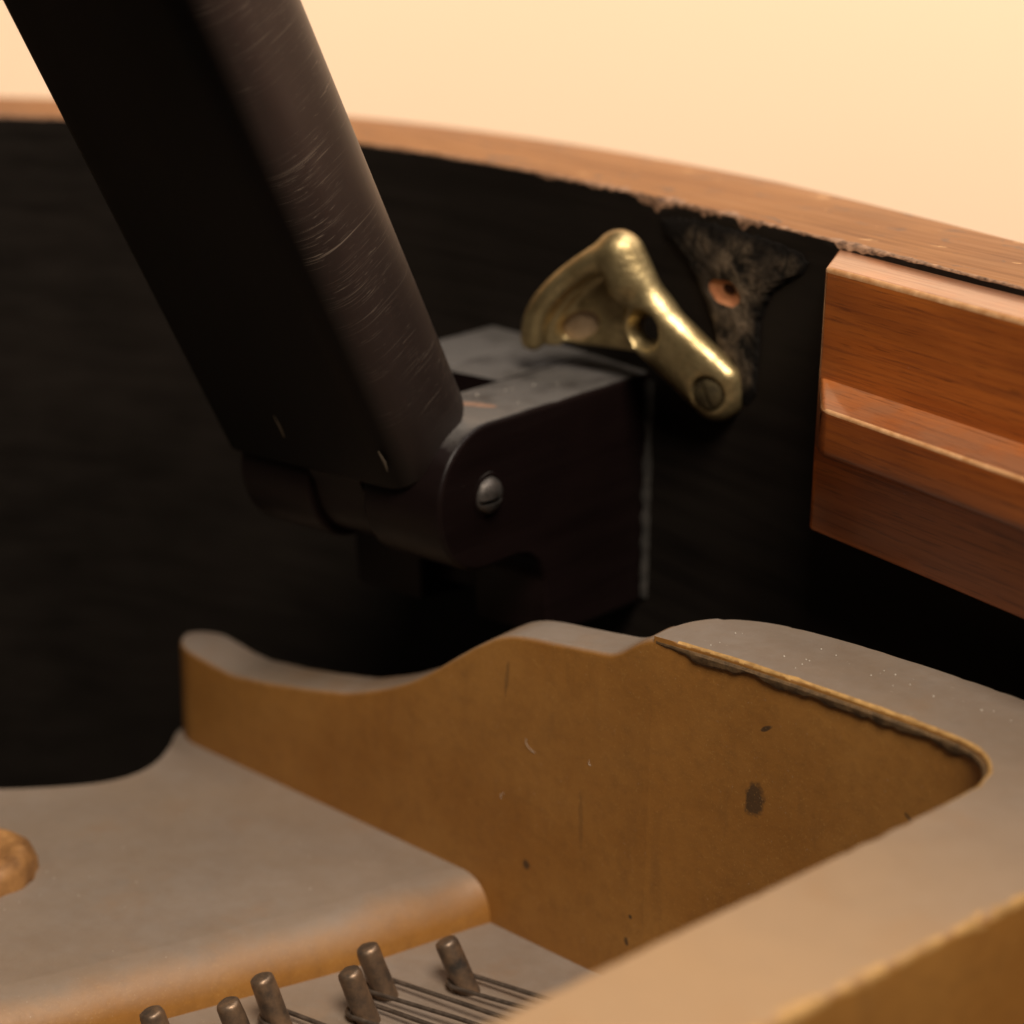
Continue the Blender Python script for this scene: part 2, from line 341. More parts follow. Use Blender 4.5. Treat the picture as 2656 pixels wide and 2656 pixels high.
# mouldy imprint of an old fitting on the rim, with a bored hole
def on_wall(u, z, off): t, nrm = wallDir(u); p = Vector((u, wallN(u), z)) - nrm * off; return tuple(p)
out2 = chaikin([(2, 30.5), (14, 31.2), (28, 31.0), (38.5, 30.2), (40.8, 28.8), (39.6, 26.8), (34, 23.8), (31.2, 20.5), (29.2, 15), (29.4, 8), (29.0, 1.5), (25, 0.0), (20, 4), (19, 11), (14.5, 18), (9.5, 24), (3, 28)], 2)
out2 = resample(out2, 0.6)
out2 = [np.array([p[0] + nz(p[0], p[1], 1, 0.8) * 0.7, p[1] + nz(p[0], p[1], 5, 0.8) * 0.7]) for p in out2]
hu, hz = 20.6, 19.6
def hole_pt(a, sc=1.0): return np.array([hu + sc * (4.5 * math.cos(a) + 0.45 * nz(math.cos(a) * 1.5, math.sin(a) * 1.5, 1)), hz + sc * (2.3 * math.sin(a) - 0.35 * math.cos(a) + 0.4 * nz(math.sin(a) * 1.7, math.cos(a) * 1.7, 2))])
hole = [hole_pt(2 * math.pi * q / 64) for q in range(64)]
inner = [hole_pt(math.atan2((p[1] - hz) * 1.9, p[0] - hu), 0.97) for p in out2]
bm = bmesh.new(); fade = []; rr_ = []
for q, d_, fd_ in ((0, -0.1, 0), (0, 0.2, 0), (0.05, 0.45, 0.12), (0.15, 0.6, 0.4), (0.3, 0.75, 0.75), (0.45, 0.8, 1), (0.6, 0.85, 1), (0.8, 0.85, 1), (0.95, 0.85, 1), (1.0, 0.7, 0.9), (1.0, 0.0, 0.5)):
    fade.extend([fd_ * (0.25 + 0.75 * min(1, max(0, ((a * (1 - q) + b * q)[0] - 8) / 12))) for a, b in zip(out2, inner)])
    rr_.append([on_wall(c_[0], c_[1], d_ + (0.16 * nz(c_[0], c_[1], 0, 0.9) if d_ > 0.3 else 0)) for c_ in [a * (1 - q) + b * q for a, b in zip(out2, inner)]])
rings_mesh(bm, rr_, False, False)
fz_o = obj('glue_imprint', bm, M['fuzz'], piano, 60); at_ = fz_o.data.attributes.new('fade', 'FLOAT', 'POINT'); at_.data.foreach_set('value', fade)
bm = bmesh.new()
cu = [[on_wall(p[0], p[1], 0.45) for p in hole]]
for s_, d_ in ((0.98, 0.5), (0.8, 0.30), (0.55, 0.18)): cu.append([on_wall(hu + (p[0] - hu) * s_, hz + (p[1] - hz) * s_, d_) for p in hole])
rings_mesh(bm, cu, True, False)
ho = obj('bored_hole', bm, M['rawhole'], piano, 60); ho['label'] = 'orange raw wood screw hole in the dark rim'
bm = bmesh.new()
rings_mesh(bm, [[on_wall(hu + 1.0 + (p[0] - hu) * 0.36, hz + 0.85 + (p[1] - hz) * 0.36, d_) for p in hole] for d_ in (0.1, 0.36)])
obj('screw_hole_core', bm, mat_simple('hole_dark', (0.012, 0.005, 0.003), (0.05, 0.018, 0.008), 300, 0.95, 0, 0.2, 0.05), ho, 60)

# ------------------------------------------------------------------ mahogany batten on the rim
bat = thing('wooden_batten', 'polished red-brown mahogany batten with projecting ledge on the rim', 'batten', V(60, -35, -12))
bd = Vector((0.94041, -0.34005, 0)); bn_ = Vector((0.34005, 0.94041, 0)); B0 = Vector((52.7, -32.4, 0))
def batten_mesh(prof, s0, s1, r_end=1.2, shear=0.0):
    bm = bmesh.new(); rings = []
    prof = resample(prof, 100)
    cxy = np.mean(prof, 0)
    S = [s0 + r_end * (1 - math.cos(a)) for a in (0, .4, .8, 1.2, math.pi / 2)]
    SC = [r_end * (1 - math.sin(a)) for a in (0, .4, .8, 1.2, math.pi / 2)]
    P0 = np.array(prof)
    for s_, ins in zip(S + [s0 + 12, s0 + 30, s1], SC + [0, 0, 0]):
        ring = offset_ring(P0, ins) if ins > 0 else P0
        sh_ = 0.0 if s_ >= s1 else shear
        rings.append([tuple(B0 + bd * (s_ - sh_ * q[0]) + bn_ * (q[0]) + Vector((0, 0, q[1]))) for q in ring])
    rings_mesh(bm, rings)
    for fc in bm.faces:
        cc = fc.calc_center_median() / MM; of = (Vector((cc.x, cc.y, 0)) - B0).dot(bn_)
        if (abs(of + 7.8) < 0.27 and 11.8 < cc.z < 12.7) or (abs(of - 0.25) < 0.24 and 31.2 < cc.z < 32.3 and len(fc.verts) == 4): fc.material_index = 1  # paler rubbed front edges, coloured to paint in the edge highlight
    return bm
def rr_poly(pts, rad, seg=4):
    out = []; n = len(pts)
    for i, p in enumerate(pts):
        p = np.array(p, float); a = np.array(pts[i - 1], float); b = np.array(pts[(i + 1) % n], float); r = rad[i] if isinstance(rad, (list, tuple)) else rad
        if r <= 0: out.append(p); continue
        da = (a - p) / np.linalg.norm(a - p); db = (b - p) / np.linalg.norm(b - p); s_, e_ = p + da * r, p + db * r
        for q in range(seg + 1):
            t = q / seg; out.append((1 - t) ** 2 * s_ + 2 * t * (1 - t) * p + t * t * e_)
    return out
obj('board', batten_mesh(rr_poly([(0, -11.6), (0, 32.2), (17.5, 32.2), (17.5, -11.6)], [0.4, 0.9, 1.2, 0.3]), 0, 130, 0.9, 0.88), [M['mahogany'], M['woodedge']], bat, 50)
obj('ledge', batten_mesh(rr_poly([(-8, 4.6), (-8, 12.4), (0.4, 14.4), (0.4, 2.4)], [1.6, 0.5, 0, 0]), 0.3, 130, 1.6, 1.25), [M['mahogany'], M['woodedge']], bat, 50)

# ------------------------------------------------------------------ hinge block of the lid prop
blk = thing('prop_hinge_block', 'dark ebonised wooden hinge block fixed to the inside of the rim', 'hinge block', V(-23, -30, -45))
def nose_prof(n_front=-51.0, zc=-12.2, r=13.3):
    p = [(9.0, 0.4), (-20, 0.6), (-40, 0.9)]
    for q in range(0, 25):
        a = math.radians(90 + q * 180 / 24); p.append((n_front + r * math.cos(a), zc + r * math.sin(a)))
    p += [(-42, -25.6), (-38.5, -26.3), (-35.5, -28.5), (-33.6, -32), (-33, -38), (-32.4, -43.5), (-20, -45), (9.0, -46)]
    return p
def cheek(u0, u1, prof, r=0.9, mat=None, name='cheek'):
    bm = bmesh.new(); ring2 = np.array(resample(prof, 1.2)); rings = []
    L = [(u0 + r * (1 - math.cos(a)), r * (1 - math.sin(a))) for a in np.linspace(0, math.pi / 2, 5)]
    Rr = [(u1 - r * (1 - math.cos(a)), r * (1 - math.sin(a))) for a in np.linspace(math.pi / 2, 0, 5)]
    for uu, ins in L + Rr:
        P = offset_ring(ring2, ins) if ins > 1e-6 else ring2
        rings.append([(uu + 0.06 * nz(p[0], p[1], uu, 0.2), p[0] + 0.1 * nz(p[0], uu, p[1], 0.15), p[1] + 0.1 * nz(p[1], p[0], uu, 0.12)) for p in P])
    rings_mesh(bm, rings); return obj(name, bm, mat or M['block'], blk, 50)
cheek(-16.8, 0.3, nose_prof()); cheek(-46.0, -29.4, nose_prof())
cheek(-29.6, -16.6, [(9.0, 0.42), (-26.3, 0.62), (-26.6, -10), (-28, -40), (-20, -44), (9, -45)], 0.02, name='filler')
# worn bare patch on the block top where the prop rubs
bm = bmesh.new(); pp = resample(chaikin([(-11.5, -46), (-5.4, -43.4), (-4.6, -41.5), (-8, -41.6), (-12.5, -43.6)], 2), 0.5)
rings_mesh(bm, [[(p[0], p[1] + 0.3 * nz(p[0], p[1], 0, 2), z_) for p in pp] for z_ in (0.75, 1.02)])
obj('bare_patch', bm, mat_simple('bare_wood', (0.13, 0.075, 0.05), (0.24, 0.14, 0.095), 600, 0.6), blk, 30)
# dusty glue line where the block meets the rim
bm = bmesh.new(); rings = []
for z_ in np.linspace(-44, -1.0, 60):
    wv = 0.6 + 0.4 * nz(z_, 2, 0, 0.35); fz = 0.6 * nz(z_, 7, 0, 0.25); t, nr = wallDir(1.6); q = Vector((1.6 + fz * 0.4 - (z_ + 22) * 0.012, wallN(1.6), z_))
    rings.append([tuple(q + t * a * wv - nr * (b * wv)) for a, b in ((-1.4, -0.3), (-1.4, 1.3), (-0.3, 1.0), (0.6, 0.55), (1.2, -0.3))])
rings_mesh(bm, rings); obj('glue_line', bm, M['glue'], blk, 60)
# pivot screw
SC_ = (0.0, -50.9, -12.0)
bm = bmesh.new()
prof = [(3.35, -0.5), (3.35, 0.35)] + [(3.3 * math.cos(a), 0.35 + 1.9 * math.sin(a)) for a in np.linspace(0.1, math.pi / 2, 10)]
lathe(bm, prof, SC_, (1, 0, 0), 40)
scr = obj('pivot_screw', bm, M['iron'], blk, 60); scr['label'] = 'round headed slotted iron screw'
cut = bmesh.new(); bmesh.ops.create_cube(cut, size=1.0)
sa = math.radians(3)
for v in cut.verts: x, y, z = v.co; v.co = V(SC_[0] + 2.2 + x * 2.9, SC_[1] + y * 8 * math.cos(sa) - z * 0.7 * math.sin(sa), SC_[2] - 0.6 + z * 0.95 * math.cos(sa) + y * 8 * math.sin(sa))
cme = bpy.data.meshes.new('cut'); cut.to_mesh(cme); cut.free(); co_ = bpy.data.objects.new('cut', cme); scene.collection.objects.link(co_)
def apply_bool(o, cutter, op='DIFFERENCE'):
    md = o.modifiers.new('b', 'BOOLEAN'); md.object = cutter; md.operation = op; md.solver = 'EXACT'
    dg = bpy.context.evaluated_depsgraph_get(); me = bpy.data.meshes.new_from_object(o.evaluated_get(dg)); o.modifiers.clear(); o.data = me
    for p in me.polygons: p.use_smooth = True
    me.set_sharp_from_angle(angle=math.radians(40)); bpy.data.objects.remove(cutter)
apply_bool(scr, co_)
bm = bmesh.new(); lathe(bm, [(4.1, -0.3), (4.1, 0.42), (3.5, 0.50), (3.4, 0.3)], SC_, (1, 0, 0), 40); obj('washer_recess', bm, M['block'], scr, 40)

# ------------------------------------------------------------------ lid prop (stick)
prop = thing('lid_prop', 'dark brown wooden lid prop stick with hairline scratches, leaning in its hinge', 'lid prop', V(-23, -51, -12))
th = math.radians(29.8); AX = Vector((0, -math.sin(th), math.cos(th))); BX = Vector((0, math.cos(th), math.sin(th)))   # shaft axis, thickness direction (up and back)
PV = Vector((0, -51.0, -12.2))
cs = rr_poly([(-47.4, -10.55), (-3.3, -10.55), (-3.3, 11.6), (-47.4, 11.6)], [1.6, 8.0, 10.0, 3.0], 10)
cs = np.array(resample(cs, 2.0)); rings = []
off_b = -0.6
def sect(ins, s_, sl=0.0): 
    P = offset_ring(cs, ins) if ins > 1e-6 else cs
    return [tuple(PV + AX * (s_ + sl * p[1]) + BX * (p[1] + off_b) + Vector((p[0], 0, 0))) for p in P]
for a in np.linspace(0, math.pi / 2, 6): rings.append(sect(1.8 * (1 - math.sin(a)), 10.4 + 1.8 * (1 - math.cos(a)), 0.20))
for s_ in np.arange(26, 190, 8): rings.append(sect(0, s_))
bm = bmesh.new(); rings_mesh(bm, rings); obj('shaft', bm, M['stick'], prop, 50)
bm = bmesh.new(); tg = []
tp = [(-10.0, 22.0), (10.0, 22.0), (10.6, 6)] + [(11.6 * math.cos(a), 11.6 * math.sin(a)) for a in np.linspace(0.2, -math.pi - 0.2, 22)] + [(-10.6, 6)]
for uu in (-29.0, -17.2): tg.append([tuple(Vector((uu, 0, 0)) + PV + BX * a + AX * b) for a, b in tp])
rings_mesh(bm, tg); obj('tongue', bm, M['block'], prop, 40)
# bright nicks at the bottom edge of the stick
for (uu, bb, ss, ln) in ((-30.5, -10.9, 19, 5.0), (-8.0, -11.0, 16.5, 4.5)):
    bm = bmesh.new(); c0 = PV + AX * ss + BX * (bb - 0.25) + Vector((uu, 0, 0))
    tube(bm, [c0 + AX * (-ln / 2), c0 + Vector((0.3, 0, 0)), c0 + AX * (ln / 2)], [0.12, 0.3, 0.1], 6)
    obj('nick', bm, mat_simple('bare_nick', (0.04, 0.03, 0.02), (0.11, 0.08, 0.05), 500, 0.7), prop, 60)

# ------------------------------------------------------------------ brass latch, shaped as a smooth union sampled on a grid
lat = thing('brass_latch', 'tarnished brass swivel latch with two holes and curved horn on the rim', 'latch', V(20, -10.6, 2))
def surface_nets(F, lo, hi, h):
    ax = [np.arange(lo[i], hi[i] + h, h) for i in range(3)]; X, Y, Z = np.meshgrid(*ax, indexing='ij'); D = F(X, Y, Z); ins = D < 0
    n = D.shape; acc = np.zeros([s - 1 for s in n] + [3]); cnt = np.zeros([s - 1 for s in n])
    cor = [(a, b, c) for a in (0, 1) for b in (0, 1) for c in (0, 1)]
    sl = lambda c: tuple(slice(c[i], n[i] - 1 + c[i]) for i in range(3))
    for i, a in enumerate(cor):
        for b in cor[i + 1:]:
            if sum(abs(x - y) for x, y in zip(a, b)) != 1: continue
            da, db = D[sl(a)], D[sl(b)]; cr = (da < 0) != (db < 0); t = np.where(cr, da / (da - db + 1e-12), 0)
            for q in range(3): acc[..., q] += np.where(cr, a[q] + (b[q] - a[q]) * t, 0)
            cnt += cr
    act = cnt > 0; idx = -np.ones(act.shape, int); idx[act] = np.arange(act.sum())
    P = acc[act] / cnt[act][:, None]; P = (np.argwhere(act) + P) * h + np.array(lo)
    faces = []
    for q in range(3):
        d = [0, 0, 0]; d[q] = 1; a1, a2 = [x for x in range(3) if x != q]
        s0 = tuple(slice(0, n[i] - d[i]) for i in range(3)); s1 = tuple(slice(d[i], n[i]) for i in range(3))
        for e in np.argwhere(ins[s0] != ins[s1]):
            if e[a1] == 0 or e[a2] == 0 or e[a1] >= n[a1] - 1 or e[a2] >= n[a2] - 1: continue
            qd = []
            for o1, o2 in ((-1, -1), (0, -1), (0, 0), (-1, 0)):
                c = list(e); c[a1] += o1; c[a2] += o2; qd.append(int(idx[tuple(c)]))
            if min(qd) >= 0: faces.append(qd)
    return P, faces
def smin(a, b, kk): hh = np.clip(0.5 + 0.5 * (b - a) / kk, 0, 1); return b * (1 - hh) + a * hh - kk * hh * (1 - hh)
def smax(a, b, kk): return -smin(-a, -b, kk)
def cap(X, Y, Z, p, q, r0, r1, fl=1.0):
    p, q = np.array(p, float), np.array(q, float); S = np.array([1, 1, fl]); p2, q2 = p * S, q * S; d = q2 - p2
    px, py, pz = X - p2[0], Y - p2[1], Z * fl - p2[2]; t = np.clip((px * d[0] + py * d[1] + pz * d[2]) / (d @ d), 0, 1)
    return np.sqrt((px - d[0] * t) ** 2 + (py - d[1] * t) ** 2 + (pz - d[2] * t) ** 2) - (r0 + (r1 - r0) * t)
# local axes: x along the latch (right), y up, z toward the viewer
def brass_F(X, Y, Z):
    arm = cap(X, Y, Z, (8.6, 2.2, 0), (-4.5, 12.0, 1.0), 5.7, 5.9, 1.7)
    ridge = cap(X, Y, Z, (11.0, 5.2, 1.0), (-4.0, 15.2, 2.2), 2.0, 2.3)
    D = smin(arm, ridge, 2.0)
    D = smin(D, cap(X, Y, Z, (-4.0, 15.0, 1.6), (-10.5, 24.2, 2.0), 3.3, 4.1, 1.15), 2.2)
    D = smin(D, cap(X, Y, Z, (-9.5, 20.0, 2.0), (-11.6, 25.0, 2.4), 4.2, 3.9, 1.0), 1.5)
    web = cap(X, Y, Z, (-6, 12.5, -0.3), (-24.0, 11.0, -0.5), 6.0, 5.0, 4.4)
    web = smin(web, cap(X, Y, Z, (-8, 15, -0.3), (-18, 18, 0), 5.0, 5.0, 4.0), 2.0)
    D = smin(D, web, 1.6)
    arc = [(-11.6, 25.0, 2.6), (-15.0, 23.6, 3.4), (-18.8, 21.2, 4.4), (-22.6, 18.0, 5.0), (-25.8, 14.4, 5.2), (-28.0, 10.6, 4.8), (-28.8, 6.8, 3.8)]
    rad = [3.4, 2.6, 2.2, 2.1, 2.1, 2.2, 2.3]
    A4 = np.array([(*a, r_) for a, r_ in zip(arc, rad)]); ti = np.linspace(0, 6, 25)
    A4 = np.stack([np.interp(ti, range(7), A4[:, q]) for q in range(4)], 1)
    for _ in range(4): A4[1:-1] = (A4[:-2] + 2 * A4[1:-1] + A4[2:]) / 4
    lipd = np.full(X.shape, 99.0); skd = np.full(X.shape, 99.0); S_ = np.array([.90, .93, 0])
    for i in range(24):
        a, b = A4[i], A4[i + 1]; lipd = np.minimum(lipd, cap(X, Y, Z, a[:3], b[:3], a[3], b[3]))
        if i > 2:
            for fq in (0.35, 0.7, 1.0):
                p_ = a[:3] * (1 - fq) + a[:3] * S_ * fq; q_ = b[:3] * (1 - fq) + b[:3] * S_ * fq; skd = np.minimum(skd, cap(X, Y, Z, p_, q_, 1.3, 1.3))
    D = smin(D, smin(lipd, skd, 0.5), 1.0)
    # countersunk holes
    ca, sa_ = math.cos(0.45), math.sin(0.45); hx, hy = X + 20.6, Y - 9.8
    e = np.sqrt(((hx * ca + hy * sa_) / 4.6) ** 2 + ((-hx * sa_ + hy * ca) / 2.5) ** 2); D = smax(D, (1 - e) * 2.6, 0.3)
    hx, hy = X + 5.6, Y - 11.4; e = np.sqrt(hx ** 2 + hy ** 2); D = smax(D, 2.35 - e + np.minimum(0, Z) * 0.0 + np.maximum(0, Z - 0.5) * 0.5, 0.6)
    hx, hy = X - 8.3, Y - 1.9; D = smax(D, 3.2 - np.sqrt(hx ** 2 + hy ** 2 + (np.maximum(0, 3.4 - Z)) ** 2 * 0.6), 0.5)
    return D
P, faces = surface_nets(brass_F, (-35, -6, -6), (17, 33, 11), 0.42)
tt = Vector((0.99898, 0.0452, 0)); nb = Vector((0.0452, -0.99898, 0)); L0 = Vector((12, -11, 0))
me = bpy.data.meshes.new('latch_body'); me.from_pydata([tuple((L0 + tt * p[0] + nb * p[2] + Vector((0, 0, p[1]))) * MM) for p in P], [], faces); me.update()
bm = bmesh.new(); bm.from_mesh(me); bmesh.ops.smooth_vert(bm, verts=bm.verts, factor=0.5, use_axis_x=True, use_axis_y=True, use_axis_z=True); bmesh.ops.smooth_vert(bm, verts=bm.verts, factor=0.5, use_axis_x=True, use_axis_y=True, use_axis_z=True)
obj('latch_body', bm, M['brass'], lat, 80)
sp = L0 + tt * 8.3 + Vector((0, 0, 1.9))
bm = bmesh.new(); lathe(bm, [(3.0, -6), (3.0, 2.3), (2.7, 2.95), (1.7, 3.4), (0.5, 3.55)], tuple(sp), tuple(nb), 32)
ls = obj('latch_screw', bm, mat_simple('dark_brass_screw', (0.06, 0.045, 0.025), (0.17, 0.13, 0.065), 500, 0.42, 0.7), lat, 50)
cut = bmesh.new(); bmesh.ops.create_cube(cut, size=1.0)
for v in cut.verts:
    x, y, z = v.co; a, b = x * 0.8, y * 8; an = 0.5; v.co = (sp + tt * (a * math.cos(an) - b * math.sin(an)) + Vector((0, 0, a * math.sin(an) + b * math.cos(an))) + nb * (3.5 + z * 1.3)) * MM
cme = bpy.data.meshes.new('cut'); cut.to_mesh(cme); cut.free(); co_ = bpy.data.objects.new('cut', cme); scene.collection.objects.link(co_); apply_bool(ls, co_)
bm = bmesh.new(); lp = [(L0 + tt * (-20.6 + 5.4 * math.cos(a) * 0.9 - 3.2 * math.sin(a) * 0.435) + Vector((0, 0, 9.8 + 5.4 * math.cos(a) * 0.435 + 3.2 * math.sin(a) * 0.9))) for a in [2 * math.pi * q / 28 for q in range(28)]]
rings_mesh(bm, [[tuple(p + nb * d_ + nb * (0.16 * (p.z - 9.8))) for p in lp] for d_ in (-1.9, -0.75)])
obj('lit_hole_backing', bm, mat_simple('lit_hole_brass', (0.36, 0.245, 0.14), (0.52, 0.37, 0.23), 350, 0.55, 0.25), lat, 40)  # added plate whose pale colour stands in for the hole's lit inner wall
bm = bmesh.new(); lathe(bm, [(3.6, -9.0), (3.9, -3.0), (3.4, -1.0)], tuple(sp + tt * 1.2 + Vector((0, 0, -0.3))), tuple(nb), 24); obj('spacer', bm, M['lip'], lat, 50)

# ------------------------------------------------------------------ cast iron plate
ZF, ZR, ZP = -23.0, -79.0, -87.0
plate = thing('cast_iron_plate', 'dusty gold-bronze cast iron string plate inside the piano', 'string plate', V(20, -110, -95))
# flange and strut: one casting with rounded edges
front = [(44.0, -64.28), (44.15, -64.285), (44.4, -64.28), (54.7, -64.2), (65.7, -65.1), (83.0, -67.0), (96.5, -69.2), (102.5, -71.0), (106.2, -75.2), (107.6, -80.5), (107.0, -88), (103.4, -109.6), (99.6, -131.1), (94.7, -159.1), (84.0, -223)]
right = [(101.5, -222), (116.7, -151), (125.9, -107.8), (129.5, -92), (134, -83), (142, -78), (175, -82), (210, -92)]
back = [(210, -86), (170, -68), (130, -57), (99.9, -50.3), (75.5, -46.8), (60.5, -46.4), (54.0, -47.4), (48.5, -50.2), (45.2, -54.5), (43.9, -60.0), (43.95, -64.0), (43.98, -64.2)]
poly = [np.array(p, float) for p in front + right + back]
pl2 = []
for i, p in enumerate(poly):
    a, b = poly[i - 1], poly[(i + 1) % len(poly)]
    pl2.append(p)
pl2 = chaikin(pl2, 2); pl2 = resample(pl2, 0.9)
bot = []
for p in pl2:   # the strut is shallower than the flange so that the strings pass beneath
    s_ = min(1.0, max(0.0, (-p[1] - 84) / 14)); bot.append(ZP - 1 + (16.5 * s_ * s_ * (3 - 2 * s_)))
r_e = np.array([0.06 if p[0] < 48 else 0.55 + 0.55 * max(0, nz(p[0], p[1], 0, 0.35)) + (0.5 if p[0] > 108 and p[1] < -95 else 0) * (1.0 + 1.3 * nz(p[0], p[1], 3, 0.25)) for p in pl2])
bm = bmesh.new(); rings = [[(p[0], p[1], z_) for p, z_ in zip(pl2, bot)]]
for fz_ in (0.7, 0.35, 0.12): rings.append([(p[0], p[1], z_ + (ZF - r_e[i] - z_) * (1 - fz_)) for i, (p, z_) in enumerate(zip(pl2, bot))])
for a in np.linspace(0, math.pi / 2, 6):
    ip = offset_ring(pl2, r_e * (1 - math.cos(a))); rings.append([(p[0], p[1], ZF - r_e[i] * (1 - math.sin(a))) for i, p in enumerate(ip)])
vr = rings_mesh(bm, rings); bm.faces.ensure_lookup_table(); npl = len(pl2)
for fi in range(4 * npl, 9 * npl):
    i_ = fi % npl; p = pl2[i_]; lvl = fi // npl - 4
    strut_e = p[0] > 108 and p[1] < -95; lip_e = 48 < p[0] < 109 and -90 < p[1] < -63.5
    if (strut_e and nz(p[0], p[1], lvl * 0.4, 0.5) > -0.25) or (lip_e and lvl >= 1 + (nz(p[0], 2, 0, 0.6) > 0.1)): bm.faces[fi].material_index = 1  # worn edge faces also carry a painted-in bright edge highlight
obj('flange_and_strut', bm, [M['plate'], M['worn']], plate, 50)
# dirty lip under the edge of the flange
lipc = chaikin(front[2:11], 2, False); lipc = resample(lipc, 0.8, False); bm = bmesh.new(); rings = []
A_ = np.array(lipc); T_ = np.gradient(A_, axis=0); T_ /= np.linalg.norm(T_, axis=1)[:, None]; N_ = np.stack([T_[:, 1], -T_[:, 0]], 1)
lipc = [p for p in A_]
for i, p in enumerate(A_):
    e_ = min(1, i / 10, (len(A_) - 1 - i) / 14); hh = (2.3 + 0.9 * nz(p[0], 1, 0, 0.25) + 0.45 * nz(p[0], 4, 0, 1.1)) * (0.35 + 0.65 * e_); dd = (0.55 + 0.12 * nz(p[0], 9, 0, 0.8)) * e_ + 0.05
    for_ = [(-0.4, -0.75), (dd * 0.6, -0.8), (dd, -1.1), (dd * 0.9, -hh * 0.8), (0.05, -hh), (-0.4, -hh)]
    rings.append([(p[0] + N_[i][0] * a, p[1] + N_[i][1] * a, ZF + b) for a, b in for_])
rings_mesh(bm, rings); obj('flange_lip', bm, M['lip'], plate, 40)
# wavy wall to the left of the step
prof = [(-79.5, -59.0), (-73, -59.2), (-66, -60.0), (-60, -60.3), (-48, -58.6), (-37.7, -56.6), (-27, -54.2), (-16.9, -50.3), (-10, -46.8), (-4.3, -43.0), (1.5, -38.6), (6.8, -34.9), (11, -32.4), (14.7, -31.2), (19, -30.5), (24.2, -30.0), (29, -29.4), (33.3, -28.9), (36.5, -28.3), (39.0, -26.5), (42.0, -24.2), (44.2, -23.4), (46.5, -23.3)]
pu = np.array([p[0] for p in prof]); pz_ = np.array([p[1] for p in prof])
from_u = np.concatenate([np.linspace(-79.9, -72, 26), np.linspace(-71.5, 44.05, 165)])
zz_ = np.interp(from_u, pu, pz_); ker = np.ones(5) / 5; zs_ = np.convolve(np.pad(zz_, 2, mode='edge'), ker, 'valid')
bm = bmesh.new(); rings = []
for uu, zt in zip(from_u, zs_):
    nf = -64.3 + (44.2 - uu) * 0.1027; th_ = 10.0 + max(0, (-30 - uu)) * 0.03
    if uu > 38.0: th_ = 10.0 - (uu - 38.0) * 0.3
    mid = nf + th_ / 2; hw = th_ / 2
    e_ = (uu + 80.0); hw *= math.sqrt(max(0.0, 1 - (1 - min(1, e_ / 8.0)) ** 2)) if e_ < 8 else 1.0; hw = max(hw, 0.3)
    r0 = min(0.9 + 0.25 * nz(uu, 3, 0, 0.3), hw * 0.6); ring = [(uu, mid - hw, ZP - 1)]
    for fz_ in (0.75, 0.5, 0.25): ring.append((uu, mid - hw, (ZP - 1) * fz_ + (zt - r0) * (1 - fz_)))
    for a in np.linspace(0, math.pi / 2, 5): ring.append((uu, mid - hw + r0 * (1 - math.cos(a)), zt - r0 * (1 - math.sin(a))))
    ring.append((uu, mid, zt))
    for a in np.linspace(math.pi / 2, 0, 5): ring.append((uu, mid + hw - r0 * (1 - math.cos(a)), zt - r0 * (1 - math.sin(a))))
    ring.append((uu, mid + hw, ZP - 1)); rings.append(ring)
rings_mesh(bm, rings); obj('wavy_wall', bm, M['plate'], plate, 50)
# raised web on the left with a broad fillet
base = [(10.8, -58.5), (9.0, -62.5), (5.6, -74), (1.1, -88.7), (-5.0, -103), (-11.1, -117.8), (-22, -143), (-40, -180), (-150, -180), (-150, -128), (-108, -110), (-86.6, -90.5), (-80.0, -84.2), (-73.6, -76.5), (-71.3, -70.1), (-72.0, -63.5), (-75.5, -56.5), (-81, -49.0), (-79, -44), (-40, -48), (0, -54)]
base = resample(chaikin(base, 2), 1.2); B_ = np.array(base)
bm = bmesh.new(); rings = []
rad = np.array([9.0 if p[0] > -45 and p[1] > -185 and (p[1] < -56 and p[0] > -42 - 0 and p[0] > (p[1] + 60) * 0.72 - 14) else 1.4 for p in B_])
wt = np.array([min(1.0, max(0.0, (-p[1] - 56.5) / 7)) if (r_ > 2) else 0.0 for r_, p in zip(rad, B_)])
kk = np.ones(9) / 9; wt = np.convolve(np.concatenate([wt[-4:], wt, wt[:4]]), kk, 'valid')
hgt = ZR - ZP; inw = offset_ring(B_, 1.0) - B_; fdir = np.array([-0.93, 0.36])
rings.append([(p[0], p[1], ZP - 1.5) for p in B_])
for a in np.linspace(0, 1, 9):
    ang = a * math.pi / 2; q = 1 - math.cos(ang)
    ip = B_ + (inw * (0.5 * (1 - wt))[:, None] + fdir[None, :] * (9.0 * wt)[:, None]) * q
    rings.append([(p[0], p[1], ZP - 0.5 + (hgt + 0.5) * math.sin(ang)) for p in ip])
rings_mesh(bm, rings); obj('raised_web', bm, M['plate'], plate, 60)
# lower web that carries the hitch pins
bm = bmesh.new(); lw = [(-60, -190), (150, -190), (150, -60), (-20, -52), (-60, -110)]
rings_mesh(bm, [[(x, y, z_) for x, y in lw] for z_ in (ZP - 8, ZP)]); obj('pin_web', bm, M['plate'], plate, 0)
# bolt boss
bc = (-62.5, -115.5, ZR)
bm = bmesh.new(); lathe(bm, [(11.0, -1.0), (10.9, 0.4), (10.6, 2.4), (9.9, 4.0), (8.6, 5.0), (7.0, 5.2), (5.6, 4.6), (4.4, 3.6), (3.2, 3.0), (1.0, 2.8)], bc, (0.05, 0.02, 1), 56)
for v in bm.verts:
    q = v.co / MM; v.co += Vector((nz(q.x, q.y, q.z, 0.28), nz(q.y, q.z, q.x, 0.28), 0.8 * nz(q.z, q.x, q.y, 0.3))) * 0.0009
obj('bolt_boss', bm, mat_simple('bare_bronze_boss', (0.15, 0.065, 0.02), (0.42, 0.21, 0.07), 200, 0.55, 0.1, 0.5), plate, 60)

